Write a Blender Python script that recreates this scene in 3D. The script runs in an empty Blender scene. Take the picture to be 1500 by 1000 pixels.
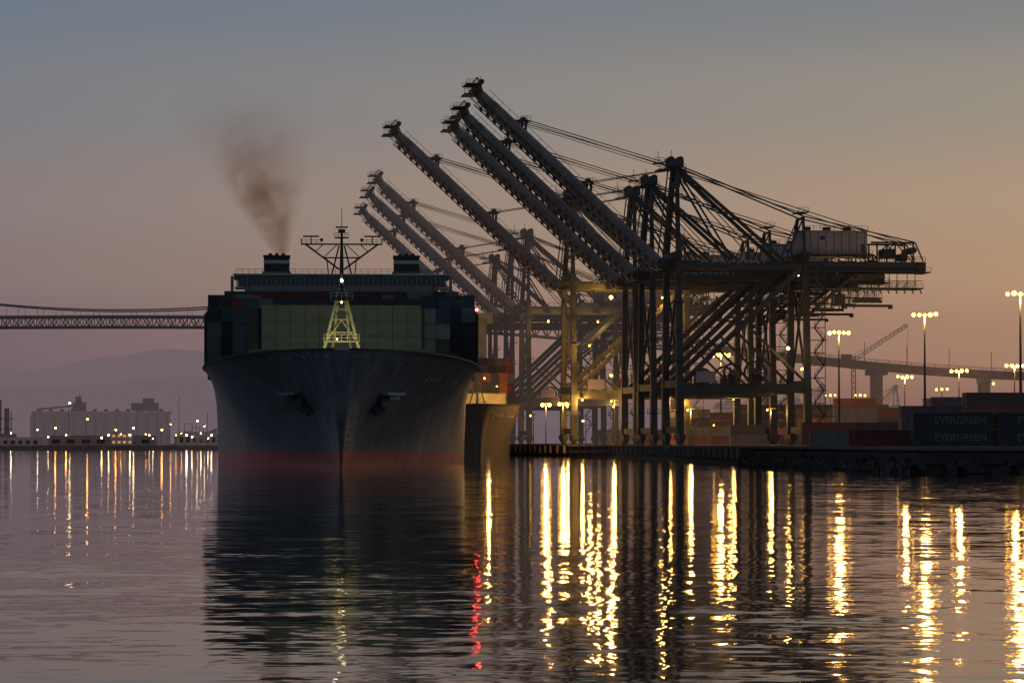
import bpy, math, random
from mathutils import Vector, Matrix
random.seed(7)
R=math.radians
scene=bpy.context.scene
def s2l(c):
    return tuple(((v/255)/12.92 if v/255<=0.04045 else ((v/255+0.055)/1.055)**2.4) for v in c)+(1,)

# ---------------------------------------------------------------- materials
MATS={}
def mat(name,col,rough=0.7,metal=0.0,haze=0.0,hcol=(0.17,0.105,0.085),nscale=0.3,nvar=0.35,stretch=1.0):
    if name in MATS: return MATS[name]
    m=bpy.data.materials.new(name); m.use_nodes=True
    nt=m.node_tree; N=nt.nodes; L=nt.links
    b=N['Principled BSDF']; out=N['Material Output']
    b.inputs['Roughness'].default_value=rough
    b.inputs['Metallic'].default_value=metal
    tc=N.new('ShaderNodeTexCoord'); mp=N.new('ShaderNodeMapping')
    mp.inputs['Scale'].default_value=(1,1,stretch)
    no=N.new('ShaderNodeTexNoise'); no.inputs['Scale'].default_value=nscale; no.inputs['Detail'].default_value=5
    L.new(tc.outputs['Object'],mp.inputs[0]); L.new(mp.outputs[0],no.inputs['Vector'])
    cr=N.new('ShaderNodeValToRGB')
    cr.color_ramp.elements[0].position=0.3; cr.color_ramp.elements[1].position=0.7
    cr.color_ramp.elements[0].color=tuple(c*(1-nvar) for c in col)+(1,)
    cr.color_ramp.elements[1].color=tuple(min(1,c*(1+nvar)) for c in col)+(1,)
    L.new(no.outputs['Fac'],cr.inputs[0]); L.new(cr.outputs[0],b.inputs['Base Color'])
    if haze>0:  # distance haze painted in: a fixed glow of haze colour per material
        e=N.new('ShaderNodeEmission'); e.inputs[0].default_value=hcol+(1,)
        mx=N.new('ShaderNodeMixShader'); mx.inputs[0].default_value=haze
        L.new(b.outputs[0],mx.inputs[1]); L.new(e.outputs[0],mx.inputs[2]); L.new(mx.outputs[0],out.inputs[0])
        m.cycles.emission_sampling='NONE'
    MATS[name]=m; return m
def emit(name,col,s):
    if name in MATS: return MATS[name]
    m=bpy.data.materials.new(name); m.use_nodes=True
    nt=m.node_tree; nt.nodes.clear()
    e=nt.nodes.new('ShaderNodeEmission'); e.inputs[0].default_value=col+(1,); e.inputs[1].default_value=s
    o=nt.nodes.new('ShaderNodeOutputMaterial'); nt.links.new(e.outputs[0],o.inputs[0])
    MATS[name]=m; return m

# ---------------------------------------------------------------- mesh builder
class MB:
    def __init__(s): s.v=[]; s.f=[]; s.m=[]; s.mats=[]
    def mi(s,m):
        if m not in s.mats: s.mats.append(m)
        return s.mats.index(m)
    def add(s,vs,fs,m):
        o=len(s.v); i=s.mi(m); s.v+= [tuple(v) for v in vs]
        for f in fs: s.f.append(tuple(o+k for k in f)); s.m.append(i)
    BF=[(0,3,2,1),(4,5,6,7),(0,1,5,4),(1,2,6,5),(2,3,7,6),(3,0,4,7)]
    def box(s,c,d,m):
        x,y,z=c; a,b,h=d[0]/2,d[1]/2,d[2]/2
        s.add([(x-a,y-b,z-h),(x+a,y-b,z-h),(x+a,y+b,z-h),(x-a,y+b,z-h),(x-a,y-b,z+h),(x+a,y-b,z+h),(x+a,y+b,z+h),(x-a,y+b,z+h)],MB.BF,m)
    def beam(s,p,q,w,h,m,w2=None,h2=None):
        p=Vector(p);q=Vector(q);d=(q-p)
        if d.length<1e-6: return
        d.normalize()
        up=Vector((0,0,1)) if abs(d.z)<0.98 else Vector((1,0,0))
        sx=d.cross(up).normalized(); sz=sx.cross(d).normalized()
        w2=w2 or w; h2=h2 or h
        vs=[]
        for P,a,b in ((p,w/2,h/2),(q,w2/2,h2/2)):
            vs+=[P-sx*a-sz*b,P+sx*a-sz*b,P+sx*a+sz*b,P-sx*a+sz*b]
        s.add(vs,MB.BF,m)
    def cyl(s,p,q,r,m,r2=None,n=12):
        p=Vector(p);q=Vector(q);d=(q-p).normalized(); r2=r if r2 is None else r2
        up=Vector((0,0,1)) if abs(d.z)<0.98 else Vector((1,0,0))
        a=d.cross(up).normalized(); b=a.cross(d)
        vs=[];fs=[]
        for P,rr in ((p,r),(q,r2)):
            for k in range(n):
                t=2*math.pi*k/n; vs.append(P+a*math.cos(t)*rr+b*math.sin(t)*rr)
        for k in range(n): fs.append((k,(k+1)%n,n+(k+1)%n,n+k))
        fs.append(tuple(range(n))[::-1]); fs.append(tuple(range(n,2*n)))
        s.add(vs,fs,m)
    def ball(s,c,r,m,n=8,k=5):
        vs=[];fs=[]
        vs.append((c[0],c[1],c[2]+r))
        for i in range(1,k):
            ph=math.pi*i/k
            for j in range(n):
                t=2*math.pi*j/n; vs.append((c[0]+r*math.sin(ph)*math.cos(t),c[1]+r*math.sin(ph)*math.sin(t),c[2]+r*math.cos(ph)))
        vs.append((c[0],c[1],c[2]-r))
        for j in range(n): fs.append((0,1+j,1+(j+1)%n))
        for i in range(k-2):
            for j in range(n):
                a=1+i*n+j;b=1+i*n+(j+1)%n; fs.append((a,a+n,b+n,b))
        e=len(vs)-1
        for j in range(n): fs.append((e,e-n+(j+1)%n,e-n+j))
        s.add(vs,fs,m)
    def rail(s,p,q,m,h=1.1,step=2.0,t=0.09):
        p=Vector(p);q=Vector(q);n=max(1,int((q-p).length/step)); u=Vector((0,0,h))
        s.beam(p+u,q+u,t,t,m); s.beam(p+u*.5,q+u*.5,t*.7,t*.7,m)
        for i in range(n+1):
            a=p.lerp(q,i/n); s.beam(a,a+u,t,t,m)
    def mesh(s,name,smooth=False):
        me=bpy.data.meshes.new(name); me.from_pydata(s.v,[],s.f)
        for m in s.mats: me.materials.append(m)
        me.polygons.foreach_set('material_index',s.m)
        if smooth: me.polygons.foreach_set('use_smooth',[True]*len(s.f))
        me.update(); return me
    def obj(s,name,parent=None,smooth=False):
        o=bpy.data.objects.new(name,s.mesh(name,smooth)); scene.collection.objects.link(o)
        if parent: o.parent=parent
        return o
def empty(name,loc=(0,0,0),rz=0,sc=1):
    e=bpy.data.objects.new(name,None); e.location=loc; e.rotation_euler=(0,0,rz); e.scale=(sc,)*3
    scene.collection.objects.link(e); return e
def text(name,body,size,loc,m,parent,rot=(math.pi/2,0,0),bold=0.02):
    c=bpy.data.curves.new(name,'FONT'); c.body=body; c.size=size; c.extrude=0.01; c.offset=bold; c.align_x='CENTER'; c.align_y='CENTER'
    c.materials.append(m); o=bpy.data.objects.new(name,c); scene.collection.objects.link(o)
    o.location=loc; o.rotation_euler=rot; o.parent=parent; return o
def lamp(name,kind,loc,energy,col,parent=None,aim=None,cone=80,size=0.3):
    l=bpy.data.lights.new(name,kind); l.energy=energy; l.color=col; l.specular_factor=0.0
    l.shadow_soft_size=size
    if kind=='SPOT': l.spot_size=R(cone); l.spot_blend=0.6
    o=bpy.data.objects.new(name,l); scene.collection.objects.link(o); o.location=loc; o.parent=parent
    if aim is not None:
        o.rotation_euler=(Vector(aim)-Vector(loc)).to_track_quat('-Z','Y').to_euler()
    return o

# ---------------------------------------------------------------- world
w=bpy.data.worlds.new("World"); scene.world=w; w.use_nodes=True
nt=w.node_tree; N=nt.nodes; L=nt.links; N.clear()
tc=N.new('ShaderNodeTexCoord'); sp=N.new('ShaderNodeSeparateXYZ'); L.new(tc.outputs['Generated'],sp.inputs[0])
def mr(a,b,src):
    n=N.new('ShaderNodeMapRange'); n.inputs['From Min'].default_value=a; n.inputs['From Max'].default_value=b; L.new(src,n.inputs['Value']); return n.outputs[0]
el=mr(0,0.2,sp.outputs['Z']); az=mr(-0.19,0.19,sp.outputs['X'])
def ramp(pts):
    r=N.new('ShaderNodeValToRGB'); r.color_ramp.interpolation='EASE'
    e=r.color_ramp.elements
    while len(e)<len(pts): e.new(0.5)
    for k,(p,c) in enumerate(pts): e[k].position=p; e[k].color=s2l(c)
    L.new(el,r.inputs[0]); return r.outputs[0]
left=ramp([(0,(98,84,98)),(.165,(116,100,109)),(.276,(131,117,117)),(.387,(135,124,125)),(.553,(123,125,132)),(.72,(110,121,136)),(1,(93,106,126))])
right=ramp([(0,(136,98,84)),(.165,(172,132,107)),(.276,(183,147,117)),(.387,(178,151,125)),(.553,(156,146,132)),(.72,(131,132,133)),(1,(108,115,125))])
mx=N.new('ShaderNodeMix'); mx.data_type='RGBA'; L.new(az,mx.inputs[0]); L.new(left,mx.inputs[6]); L.new(right,mx.inputs[7])
# the sky opposite the dawn glow is a cooler blue
bk=mr(0.2,-0.5,sp.outputs['Y']); mb_=N.new('ShaderNodeMix'); mb_.data_type='RGBA'; L.new(bk,mb_.inputs[0]); L.new(mx.outputs[2],mb_.inputs[6]); mb_.inputs[7].default_value=(.14,.18,.24,1)
dim=N.new('ShaderNodeMapRange'); dim.inputs['From Min'].default_value=0.15; dim.inputs['From Max'].default_value=0.7
dim.inputs['To Min'].default_value=.97; dim.inputs['To Max'].default_value=0.5; L.new(sp.outputs['Z'],dim.inputs['Value'])
bg=N.new('ShaderNodeBackground'); L.new(mb_.outputs[2],bg.inputs[0]); L.new(dim.outputs[0],bg.inputs[1])
sky=N.new('ShaderNodeTexSky'); sky.sky_type='NISHITA'; sky.sun_disc=False; sky.sun_elevation=R(2); sky.sun_rotation=R(50); sky.dust_density=3
bg2=N.new('ShaderNodeBackground'); L.new(sky.outputs[0],bg2.inputs[0]); bg2.inputs[1].default_value=0.002
ad=N.new('ShaderNodeAddShader'); L.new(bg.outputs[0],ad.inputs[0]); L.new(bg2.outputs[0],ad.inputs[1])
wo=N.new('ShaderNodeOutputWorld'); L.new(ad.outputs[0],wo.inputs[0])
sl=bpy.data.lights.new('sun','SUN'); sl.energy=0.06; sl.angle=R(8); sl.color=(1,.72,.5)
so=bpy.data.objects.new('sun',sl); scene.collection.objects.link(so)
dr=Vector((-math.sin(R(50))*math.cos(R(4)),-math.cos(R(50))*math.cos(R(4)),-math.sin(R(4)))); so.rotation_euler=dr.to_track_quat('-Z','Y').to_euler()

# ---------------------------------------------------------------- camera
cd=bpy.data.cameras.new('camera'); cam=bpy.data.objects.new('camera',cd); scene.collection.objects.link(cam)
cd.sensor_width=36; cd.lens=108; cd.clip_start=1; cd.clip_end=60000
cam.location=(0,0,4); cam.rotation_euler=(R(90)+math.atan(148/4500),0,0); scene.camera=cam
scene.view_settings.view_transform='Standard'; scene.view_settings.look='None'; scene.view_settings.exposure=0

# ---------------------------------------------------------------- water
wm=bpy.data.materials.new('harbor_water'); wm.use_nodes=True; nt=wm.node_tree; N=nt.nodes; L=nt.links
b=N['Principled BSDF']; b.inputs['Base Color'].default_value=(0.006,0.007,0.010,1); b.inputs['Roughness'].default_value=0.04; b.inputs['IOR'].default_value=1.33
geo=N.new('ShaderNodeNewGeometry')
def wn(scale,sx,amp,detail=2,off=0):
    mp=N.new('ShaderNodeMapping'); mp.inputs['Scale'].default_value=(sx,1,1); mp.inputs['Location'].default_value=(off,off,off); mp.inputs['Rotation'].default_value=(0,0,R(6-off))
    L.new(geo.outputs['Position'],mp.inputs[0])
    n=N.new('ShaderNodeTexNoise'); n.inputs['Scale'].default_value=scale; n.inputs['Detail'].default_value=detail; L.new(mp.outputs[0],n.inputs['Vector'])
    sb=N.new('ShaderNodeVectorMath'); sb.operation='SUBTRACT'; sb.inputs[1].default_value=(.5,.5,.5); L.new(n.outputs['Color'],sb.inputs[0])
    sc=N.new('ShaderNodeVectorMath'); sc.operation='MULTIPLY'; sc.inputs[1].default_value=(amp,amp,0); L.new(sb.outputs[0],sc.inputs[0])
    return sc.outputs[0]
a1=wn(0.30,.42,0.034,1,0); a2=wn(1.05,.5,0.070,2,5); a3=wn(3.0,.6,0.042,1,9)
s0=N.new('ShaderNodeVectorMath'); L.new(a1,s0.inputs[0]); L.new(a3,s0.inputs[1])
s1=N.new('ShaderNodeVectorMath'); L.new(s0.outputs[0],s1.inputs[0]); L.new(a2,s1.inputs[1])
pn=N.new('ShaderNodeTexNoise'); pn.inputs['Scale'].default_value=0.02; L.new(geo.outputs['Position'],pn.inputs['Vector'])
pr=N.new('ShaderNodeMapRange'); pr.inputs['From Min'].default_value=.35; pr.inputs['From Max'].default_value=.65; pr.inputs['To Min'].default_value=.65; pr.inputs['To Max'].default_value=1.12; L.new(pn.outputs['Fac'],pr.inputs['Value'])
s2=N.new('ShaderNodeVectorMath'); s2.operation='SCALE'; L.new(s1.outputs[0],s2.inputs[0]); L.new(pr.outputs[0],s2.inputs['Scale'])
s3=N.new('ShaderNodeVectorMath'); s3.inputs[1].default_value=(0,0,1); L.new(s2.outputs[0],s3.inputs[0])
s4=N.new('ShaderNodeVectorMath'); s4.operation='NORMALIZE'; L.new(s3.outputs[0],s4.inputs[0]); L.new(s4.outputs[0],b.inputs['Normal'])
mb=MB(); mb.add([(-30000,-3000,0),(30000,-3000,0),(30000,50000,0),(-30000,50000,0)],[(0,1,2,3)],wm); mb.obj('water')

# ---------------------------------------------------------------- far land, hills
HL=(0.135,0.098,0.112); HR=(0.20,0.12,0.085)
land=mat('far_ground',(0.05,0.045,0.04),haze=.12,hcol=HL)
mb=MB(); mb.box((-900,5900,0.6),(2400,8200,2.2),land)
mb.box((900,5600,0.6),(1199.9,7200,2.2),land); mb.obj('ground')
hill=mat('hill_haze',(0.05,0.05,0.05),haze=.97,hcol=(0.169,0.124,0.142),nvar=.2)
def ridge(name,y,pts,m):
    mb=MB(); vs=[]
    xs=[]
    random.seed(3)
    for (x0,z0),(x1,z1) in zip(pts,pts[1:]):
        for k in range(14):
            t=k/14; xs.append((x0+(x1-x0)*t, z0+(z1-z0)*(t*t*(3-2*t))+random.uniform(-1.5,1.5)))
    for i,(x,z) in enumerate(xs):
        vs+=[(x,y-z*3,0),(x,y,z),(x,y+2500,0)]
    fs=[]
    for i in range(len(xs)-1):
        a=i*3; fs+=[(a,a+3,a+4,a+1),(a+1,a+4,a+5,a+2)]
    mb.add(vs,fs,m); return mb.obj(name,smooth=True)
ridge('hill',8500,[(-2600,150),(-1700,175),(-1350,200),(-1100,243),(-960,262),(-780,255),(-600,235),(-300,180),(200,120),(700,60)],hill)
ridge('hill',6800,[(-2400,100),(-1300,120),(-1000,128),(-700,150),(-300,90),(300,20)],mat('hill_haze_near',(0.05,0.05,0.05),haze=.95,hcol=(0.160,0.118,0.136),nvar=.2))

# ---------------------------------------------------------------- quay
con=mat('quay_concrete',(0.10,0.09,0.085),nscale=.2); wall=mat('quay_wall_dark',(0.035,0.03,0.03),nscale=.4)
edge=[(-60,1500),(-12,1118),(-1,985),(12,900),(27,821),(34,737),(43,560),(49,470),(53,398),(320,385)]
mb=MB(); poly=edge+[(700,385),(700,2050),(-60,2050)]
n=len(poly)
mb.add([(x,y,3.4) for x,y in poly],[tuple(range(n))],con)
vs=[];fs=[]
for x,y in poly: vs+=[(x,y,-2),(x,y,3.4)]
for i in range(n):
    j=(i+1)%n; fs.append((2*i,2*j,2*j+1,2*i+1))
mb.add(vs,fs,wall)
fend=mat('fender_grey',(0.20,0.18,0.165)); cap=mat('quay_cap',(0.12,0.105,0.095))
for (x0,y0),(x1,y1) in zip(edge,edge[1:]):
    d=math.hypot(x1-x0,y1-y0); 
    mb.beam((x0-.3,y0-.3,3.25),(x1-.3,y1-.3,3.25),.7,.5,cap)
    mb.beam((x0-.4,y0-.4,1.4),(x1-.4,y1-.4,1.4),.5,.25,wall)
    k=int(d/9)
    if y1<1400 and y1>500:
        for i in range(k):
            t=i/k; mb.box((x0+(x1-x0)*t-.7,y0+(y1-y0)*t-.7,2.1),(.7,.7,2.2),fend)
mb.obj('quay')
rock=mat('revetment_rock',(0.04,0.036,0.034),nscale=1.5)
mb=MB(); random.seed(5)
for (x0,y0),(x1,y1) in (((43,560),(49,470)),((49,470),(53,398)),((53,398),(140,394))):
    k=int(math.hypot(x1-x0,y1-y0)*1.6)
    for i in range(k):
        t=random.random(); s=random.uniform(.5,1.1)
        o=random.uniform(0.2,2.2)
        x=x0+(x1-x0)*t-(o if x1<60 else 0); y=y0+(y1-y0)*t-(o if x1>60 else 0)
        z=1.9-o*.8
        vs=[];  
        for a in (-1,1):
            for q in range(5):
                th=q*1.257+random.random()*.6; vs.append((x+math.cos(th)*s*random.uniform(.7,1.1),y+math.sin(th)*s,z+a*s*random.uniform(.35,.6)))
        mb.add(vs,[(4,3,2,1,0),(5,6,7,8,9)]+[(q,(q+1)%5,5+(q+1)%5,5+q) for q in range(5)],rock)
mb.obj('rock_revetment')

# ---------------------------------------------------------------- gantry cranes
def crane_meshes(lv,haze,hc,legcol=(0.033,0.041,0.041)):
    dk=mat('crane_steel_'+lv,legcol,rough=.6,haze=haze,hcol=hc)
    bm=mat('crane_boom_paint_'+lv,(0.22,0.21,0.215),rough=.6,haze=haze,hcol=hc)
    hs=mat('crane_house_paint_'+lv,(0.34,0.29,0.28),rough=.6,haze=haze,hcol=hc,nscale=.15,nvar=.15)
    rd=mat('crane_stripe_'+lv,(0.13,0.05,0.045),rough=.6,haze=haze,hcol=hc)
    P={}
    mb=MB()
    for y in (-9,9):
        sy=1 if y>0 else -1
        for u in (0,31):
            mb.beam((u,y,2.6),(u,y,13.5),1.9,1.7,dk)
            mb.beam((u,y,13.5),(u+(0.0),y*.82,45),1.7,1.5,dk,1.5,1.3)
            mb.box((u,y,2.0),(1.6,7,1.2),dk)
            for k in (-2.4,-.9,.9,2.4):
                mb.cyl((u-.3,y+k,.55),(u+.3,y+k,.55),.5,dk,n=10)
            mb.box((u,y-1.7,1.2),(1.1,2.9,.7),dk); mb.box((u,y+1.7,1.2),(1.1,2.9,.7),dk)
        mb.beam((0.8,y,13.5),(30.2,y,13.5),1.4,2.3,dk)
        mb.rail((1,y-.6,14.7),(30,y-.6,14.7),dk,step=2.5)
        mb.beam((1,y*.98,15),(29.5,y*.84,42),1.0,1.2,dk)
        mb.beam((30.5,y*.98,15),(17,y*.9,28),.6,.6,dk)
        mb.beam((0.5,y*.82,42.6),(31,y*.82,42.6),1,1.4,dk)
        mb.beam((31.5,y*.88,31),(44,3.8*sy,41.2),.6,.7,dk)
    for u in (0,31):
        mb.beam((u,-8.2,3.6),(u,8.2,3.6),1.0,1.5,dk)
        mb.beam((u,-8.2,14.6),(u,8.2,14.6),1.2,1.7,dk)
        mb.beam((u,-9,45.2),(u,9,45.2),1.4,1.8,dk)
        mb.beam((u,-7.4,16),(u,6.8,40),.5,.5,dk); mb.beam((u,7.4,16),(u,-6.8,40),.5,.5,dk)
    z=4;d=1
    while z<41:
        a=32.6 if d>0 else 35; c=35 if d>0 else 32.6
        mb.beam((a,-9.3,z),(c,-9.3,z+3),.7,.2,dk); mb.box((c,-9.3,z+3),(1.2,1.6,.15),dk)
        mb.rail((a,-9.7,z+.2),(c,-9.7,z+3),dk,step=1,h=1)
        mb.beam((31,-9,z+3),(35.2,-9,z+3),.15,.2,dk)
        z+=3; d=-d
    mb.beam((35.3,-9.3,3),(35.3,-9.3,42),.16,.16,dk)
    for z in (8,20,27,34,40):
        mb.box((-.2,-9.2+ (z/45)*1.4,z),(3.2,3,.2),dk); mb.rail((-1.8,-10.7+(z/45)*1.4,z),(1.4,-10.7+(z/45)*1.4,z),dk,step=1)
    for u,r in ((12.5,2.1),(18,2.6)):
        yy=-9.2
        for k in range(20):
            t=2*math.pi*k/20; t2=2*math.pi*(k+1)/20
            mb.beam((u+r*math.cos(t),yy-1,17.2+r*math.sin(t)),(u+r*math.cos(t2),yy-1,17.2+r*math.sin(t2)),.5,.5,dk)
            if k%2==0: mb.beam((u,yy-1,17.2),(u+r*math.cos(t),yy-1,17.2+r*math.sin(t)),.14,.14,dk)
        mb.cyl((u,yy-1.6,17.2),(u,yy,17.2),.7,rd); mb.box((u,yy,15.7),(1.6,1.4,2.4),dk)
    mb.box((6,-9,16.2),(4.5,2.6,2.6),hs)
    P['portal_legs']=mb
    mb=MB()
    for y in (-3.5,3.5):
        mb.beam((-3,y,42.9),(61,y,42.9),.9,2.5,dk)
        yy=y+(1.4 if y>0 else -1.4)
        mb.box((29,yy,41.9),(64,1.1,.12),dk); mb.rail((-3,yy+(.5 if y>0 else -.5),42),(61,yy+(.5 if y>0 else -.5),42),dk,step=2)
    for k in range(14):
        u=-2+k*4.8; mb.box((u,0,43.9),(.8,6,.7),dk)
        if k<13: mb.beam((u,-3.2,43.9),(u+4.8,3.2,43.9),.3,.3,dk)
    mb.rail((-3,-4,44.2),(29,-4,44.2),dk,step=2)
    P['trolley_girder']=mb
    mb=MB()
    mb.box((38.8,0,48.6),(16.6,8,5.4),hs); mb.box((38.8,0,51.45),(17.2,8.6,.25),hs)
    mb.box((38.8,0,45.6),(19,9.4,.4),dk); mb.rail((29.5,-4.8,45.8),(48.2,-4.8,45.8),dk,step=1.6)
    for k in range(9): mb.box((31.2+k*1.9,-4.04,48.6),(.10,.07,5.3),dk)
    mb.box((46,-4.05,47.3),(1,.1,2.1),dk); mb.box((36,-4.06,49.8),(1.2,.08,.9),dk)
    for u in (33,38,43): mb.box((u,0,52.1),(1.6,2.2,1.1),dk)
    mb.rail((30.4,-4.2,51.6),(47.2,-4.2,51.6),dk,step=1.6)
    P['machinery_house']=mb
    mb=MB()
    for y in (-3.9,3.9):
        for u in (49.5,54,58.5):
            mb.beam((u,y,44),(u,y,48.8),.35,.35,dk)
        mb.beam((48,y,48.8),(59,y,48.8),.35,.45,dk); mb.beam((49.5,y,44),(54,y,48.8),.25,.25,dk); mb.beam((58.5,y,44),(54,y,48.8),.25,.25,dk)
        mb.beam((59,y,48.8),(61,y,44.2),.3,.3,dk)
        mb.rail((48,y,44.3),(61.5,y,44.3),dk,step=1.3)
    mb.box((60.4,0,43),(2,9.5,2.2),dk); mb.box((53,0,46.3),(3,5,2.2),dk); mb.box((56.6,0,45.4),(2,4,1.6),dk)
    mb.cyl((58.5,-4.4,47),(58.5,4.4,47),.8,dk); mb.box((62,0,41.7),(1.6,8,.3),dk); mb.rail((61,-4.4,41.8),(62.8,-4.4,41.8),dk,step=.9)
    mb.box((48,0,40.7),(7,7.4,.9),dk)
    for y in (-3.6,3.6):
        for u in (35,39.5,44,50,54.5,59): mb.beam((u,y,41.8),(u,y,37.8),.16,.16,dk)
        mb.beam((33,y,37.8),(61,y,37.8),.25,.3,dk); mb.rail((33,y,37.8),(61,y,37.8),dk,step=1.5)
        mb.beam((33,y,39.6),(61,y,39.6),.16,.16,dk)
        for k in range(12): mb.beam((34+k*2.2,y,37.8),(35.1+k*2.2,y,39.6),.12,.12,dk)
    mb.box((47,0,37.7),(28,7,.15),dk)
    for k in range(14): mb.beam((34+k*2,-3.6,37.8),(34.6+k*2,-3.6,36.5),.14,.3,dk)
    mb.box((41,0,35),(2.6,2.4,2.8),dk); mb.box((39.6,0,35.1),(.5,2.0,1.8),hs); mb.beam((41,0,36.4),(41,0,40.6),.5,.5,dk)
    for x in (45,51):
        for y in (-1,1): mb.beam((48+(x-48)*.6,y,40.5),(x,y,35),.08,.08,dk)
    mb.box((48,0,34.8),(7,2.2,.7),dk); mb.box((48,0,33.7),(12.2,1.2,.6),dk)
    for u in (42.2,53.8): mb.box((u,0,33.4),(.5,2.44,.9),dk)
    mb.box((36,0,33),(7,3,.25),dk); mb.rail((32.5,-1.5,33),(39.5,-1.5,33),dk,step=1)
    for u in (33,39): mb.beam((u,-1.4,33),(u,-1.4,37.7),.15,.15,dk)
    P['trolley_and_backreach']=mb
    mb=MB()
    for sy in (-1,1):
        mb.beam((0,7.4*sy,45),(0.8,2.0*sy,67),1.2,1.2,dk,.9,.9)
        mb.beam((26.5,3.9*sy,44.3),(1.2,2.0*sy,66.3),.8,.8,dk)
        mb.beam((31,6.5*sy,46),(31.5,3.0*sy,54.6),.7,.7,dk); mb.beam((27,3.6*sy,44.5),(31.5,3*sy,54.6),.3,.3,dk)
        mb.beam((1.4,1.6*sy,67),(31.6,3*sy,55),.32,.32,dk); mb.beam((31.6,3*sy,55),(58.6,3.9*sy,49),.28,.28,dk)
        mb.beam((1.2,1.9*sy,66),(58.4,3.7*sy,48.2),.2,.2,dk)
        mb.beam((1.2,2*sy,65.4),(14,3.6*sy,44.4),.45,.45,dk); mb.beam((1.3,2*sy,65.2),(21,3.6*sy,44.4),.22,.22,dk)
        mb.beam((-.6,2*sy,66.5),(-3,3.5*sy,44.5),.3,.3,dk)
        for k,(z) in enumerate((50,55,60)):
            mb.box((0.3,(7.4-5.4*(z-45)/22)*sy,z),(2.6,2.0,.15),dk); mb.rail((-1,(7.4-5.4*(z-45)/22)*sy-1,z),(1.6,(7.4-5.4*(z-45)/22)*sy-1,z),dk,step=.9)
    mb.beam((.3,-5.9,51),(.3,5.9,51),.6,.8,dk); mb.beam((.5,-3.6,60),(.5,3.6,60),.6,.8,dk)
    mb.beam((31.5,-3.2,54.6),(31.5,3.2,54.6),.5,.6,dk)
    mb.box((31.5,0,56),(2.6,7,.2),dk); mb.rail((30.2,-3.5,56),(32.8,-3.5,56),dk,step=.9)
    mb.box((.6,0,67.3),(3.4,6,1.6),dk); mb.box((-.5,0,66),(6.4,6.4,.2),dk); mb.rail((-3.6,-3.2,66.1),(2.8,-3.2,66.1),dk,step=1)
    mb.box((-3.4,0,67.6),(2.2,4,.2),dk); mb.rail((-4.5,-2,67.7),(-2.3,-2,67.7),dk,step=.8)
    for u in (-.6,1.6): mb.cyl((u,-2.4,68.4),(u,2.4,68.4),.8,dk)
    mb.beam((0,1,68),(0,1,71),.12,.12,dk); mb.beam((-3.6,-1,67.6),(-3.6,-1,70.5),.12,.12,dk)
    mb.box((1.2,0,64.2),(3.4,5,.2),dk); mb.rail((-.4,-2.5,64.3),(2.9,-2.5,64.3),dk,step=.8); mb.box((1,0,62.5),(1.2,3.6,1.6),dk)
    P['apex_frame_and_backstays']=mb
    mb=MB()
    H=Vector((-3,0,42.8)); T=Vector((-47.8,0,84.2)); D=(T-H); Ln=D.length; D.normalize(); Nn=Vector((D.z,0,-D.x)); 
    if Nn.z<0: Nn=-Nn
    def bp(t,y,n): return H+D*(t)+Nn*n+Vector((0,y,0))
    for y in (-3.3,3.3):
        mb.beam(bp(0,y,0),bp(Ln-5,y,0),.9,2.5,bm,.9,2.1); mb.beam(bp(Ln-5,y,0),bp(Ln,y,.3),.9,2.0,bm,.9,1.0)
        yy=y+(1.2 if y>0 else -1.2)
        mb.beam(bp(1,yy,-1.1),bp(Ln,yy,-1.1),.8,.12,dk)
        yo=yy+(.4 if y>0 else -.4)
        mb.beam(bp(1,yo,.0),bp(Ln,yo,.0),.1,.1,dk); mb.beam(bp(1,yo,-.55),bp(Ln,yo,-.55),.08,.08,dk)
        k=1
        while k<Ln: mb.beam(bp(k,yo,-1.1),bp(k,yo,0),.1,.1,dk); k+=1.6
        k=1.5
        while k<Ln-3:
            mb.beam(bp(k,y-(.47 if y<0 else -.47),-1.9),bp(k+1.0,y-(.47 if y<0 else -.47),-1.1),.1,.7,rd); k+=2.2
        mb.beam(bp(0,y,-1.9),bp(Ln-2,y,-1.9),.5,.25,bm)
        mb.beam(bp(2,y,2.1),bp(Ln-2,y,2.1),.09,.09,dk)
        k=2
        while k<Ln-2: mb.beam(bp(k,y,1),bp(k,y,2.1),.08,.08,dk); k+=2.5
    k=2; i=0
    while k<Ln:
        mb.beam(bp(k,-2.8,.5),bp(k,2.8,.5),.5,.8,bm)
        if k+4.5<Ln:
            s=1 if i%2 else -1
            mb.beam(bp(k,-2.8*s,.5),bp(k+4.5,2.8*s,.5),.25,.25,bm)
        k+=4.5; i+=1
    for t in (.43,.78):
        for y in (-3.3,3.3):
            mb.beam(bp(Ln*t-1.6,y,1),bp(Ln*t,y,3.0),.5,.6,dk); mb.beam(bp(Ln*t+1.6,y,1),bp(Ln*t,y,3.0),.5,.6,dk)
        c=bp(Ln*t,0,2.6); mb.box(c,(2.6,8,.2),dk); mb.rail((c.x-1.3,-4,c.z),(c.x+1.3,-4,c.z),dk,step=.8)
        mb.box((c.x,0,c.z+.7),(1,2,1),dk)
    c=bp(Ln,0,0); mb.box((c.x,0,c.z),(1.8,8.6,1.4),dk)
    mb.box((c.x-.6,0,c.z+1.4),(4.0,8,.2),dk); mb.rail((c.x-2.6,-4,c.z+1.4),(c.x+1.4,-4,c.z+1.4),dk,step=.8); mb.rail((c.x-2.6,4,c.z+1.4),(c.x+1.4,4,c.z+1.4),dk,step=.8)
    mb.box((c.x-1.5,0,c.z-.9),(3,8,.2),dk); mb.rail((c.x-3,-4,c.z-.9),(c.x-1,-4,c.z-.9),dk,step=.8)
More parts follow.
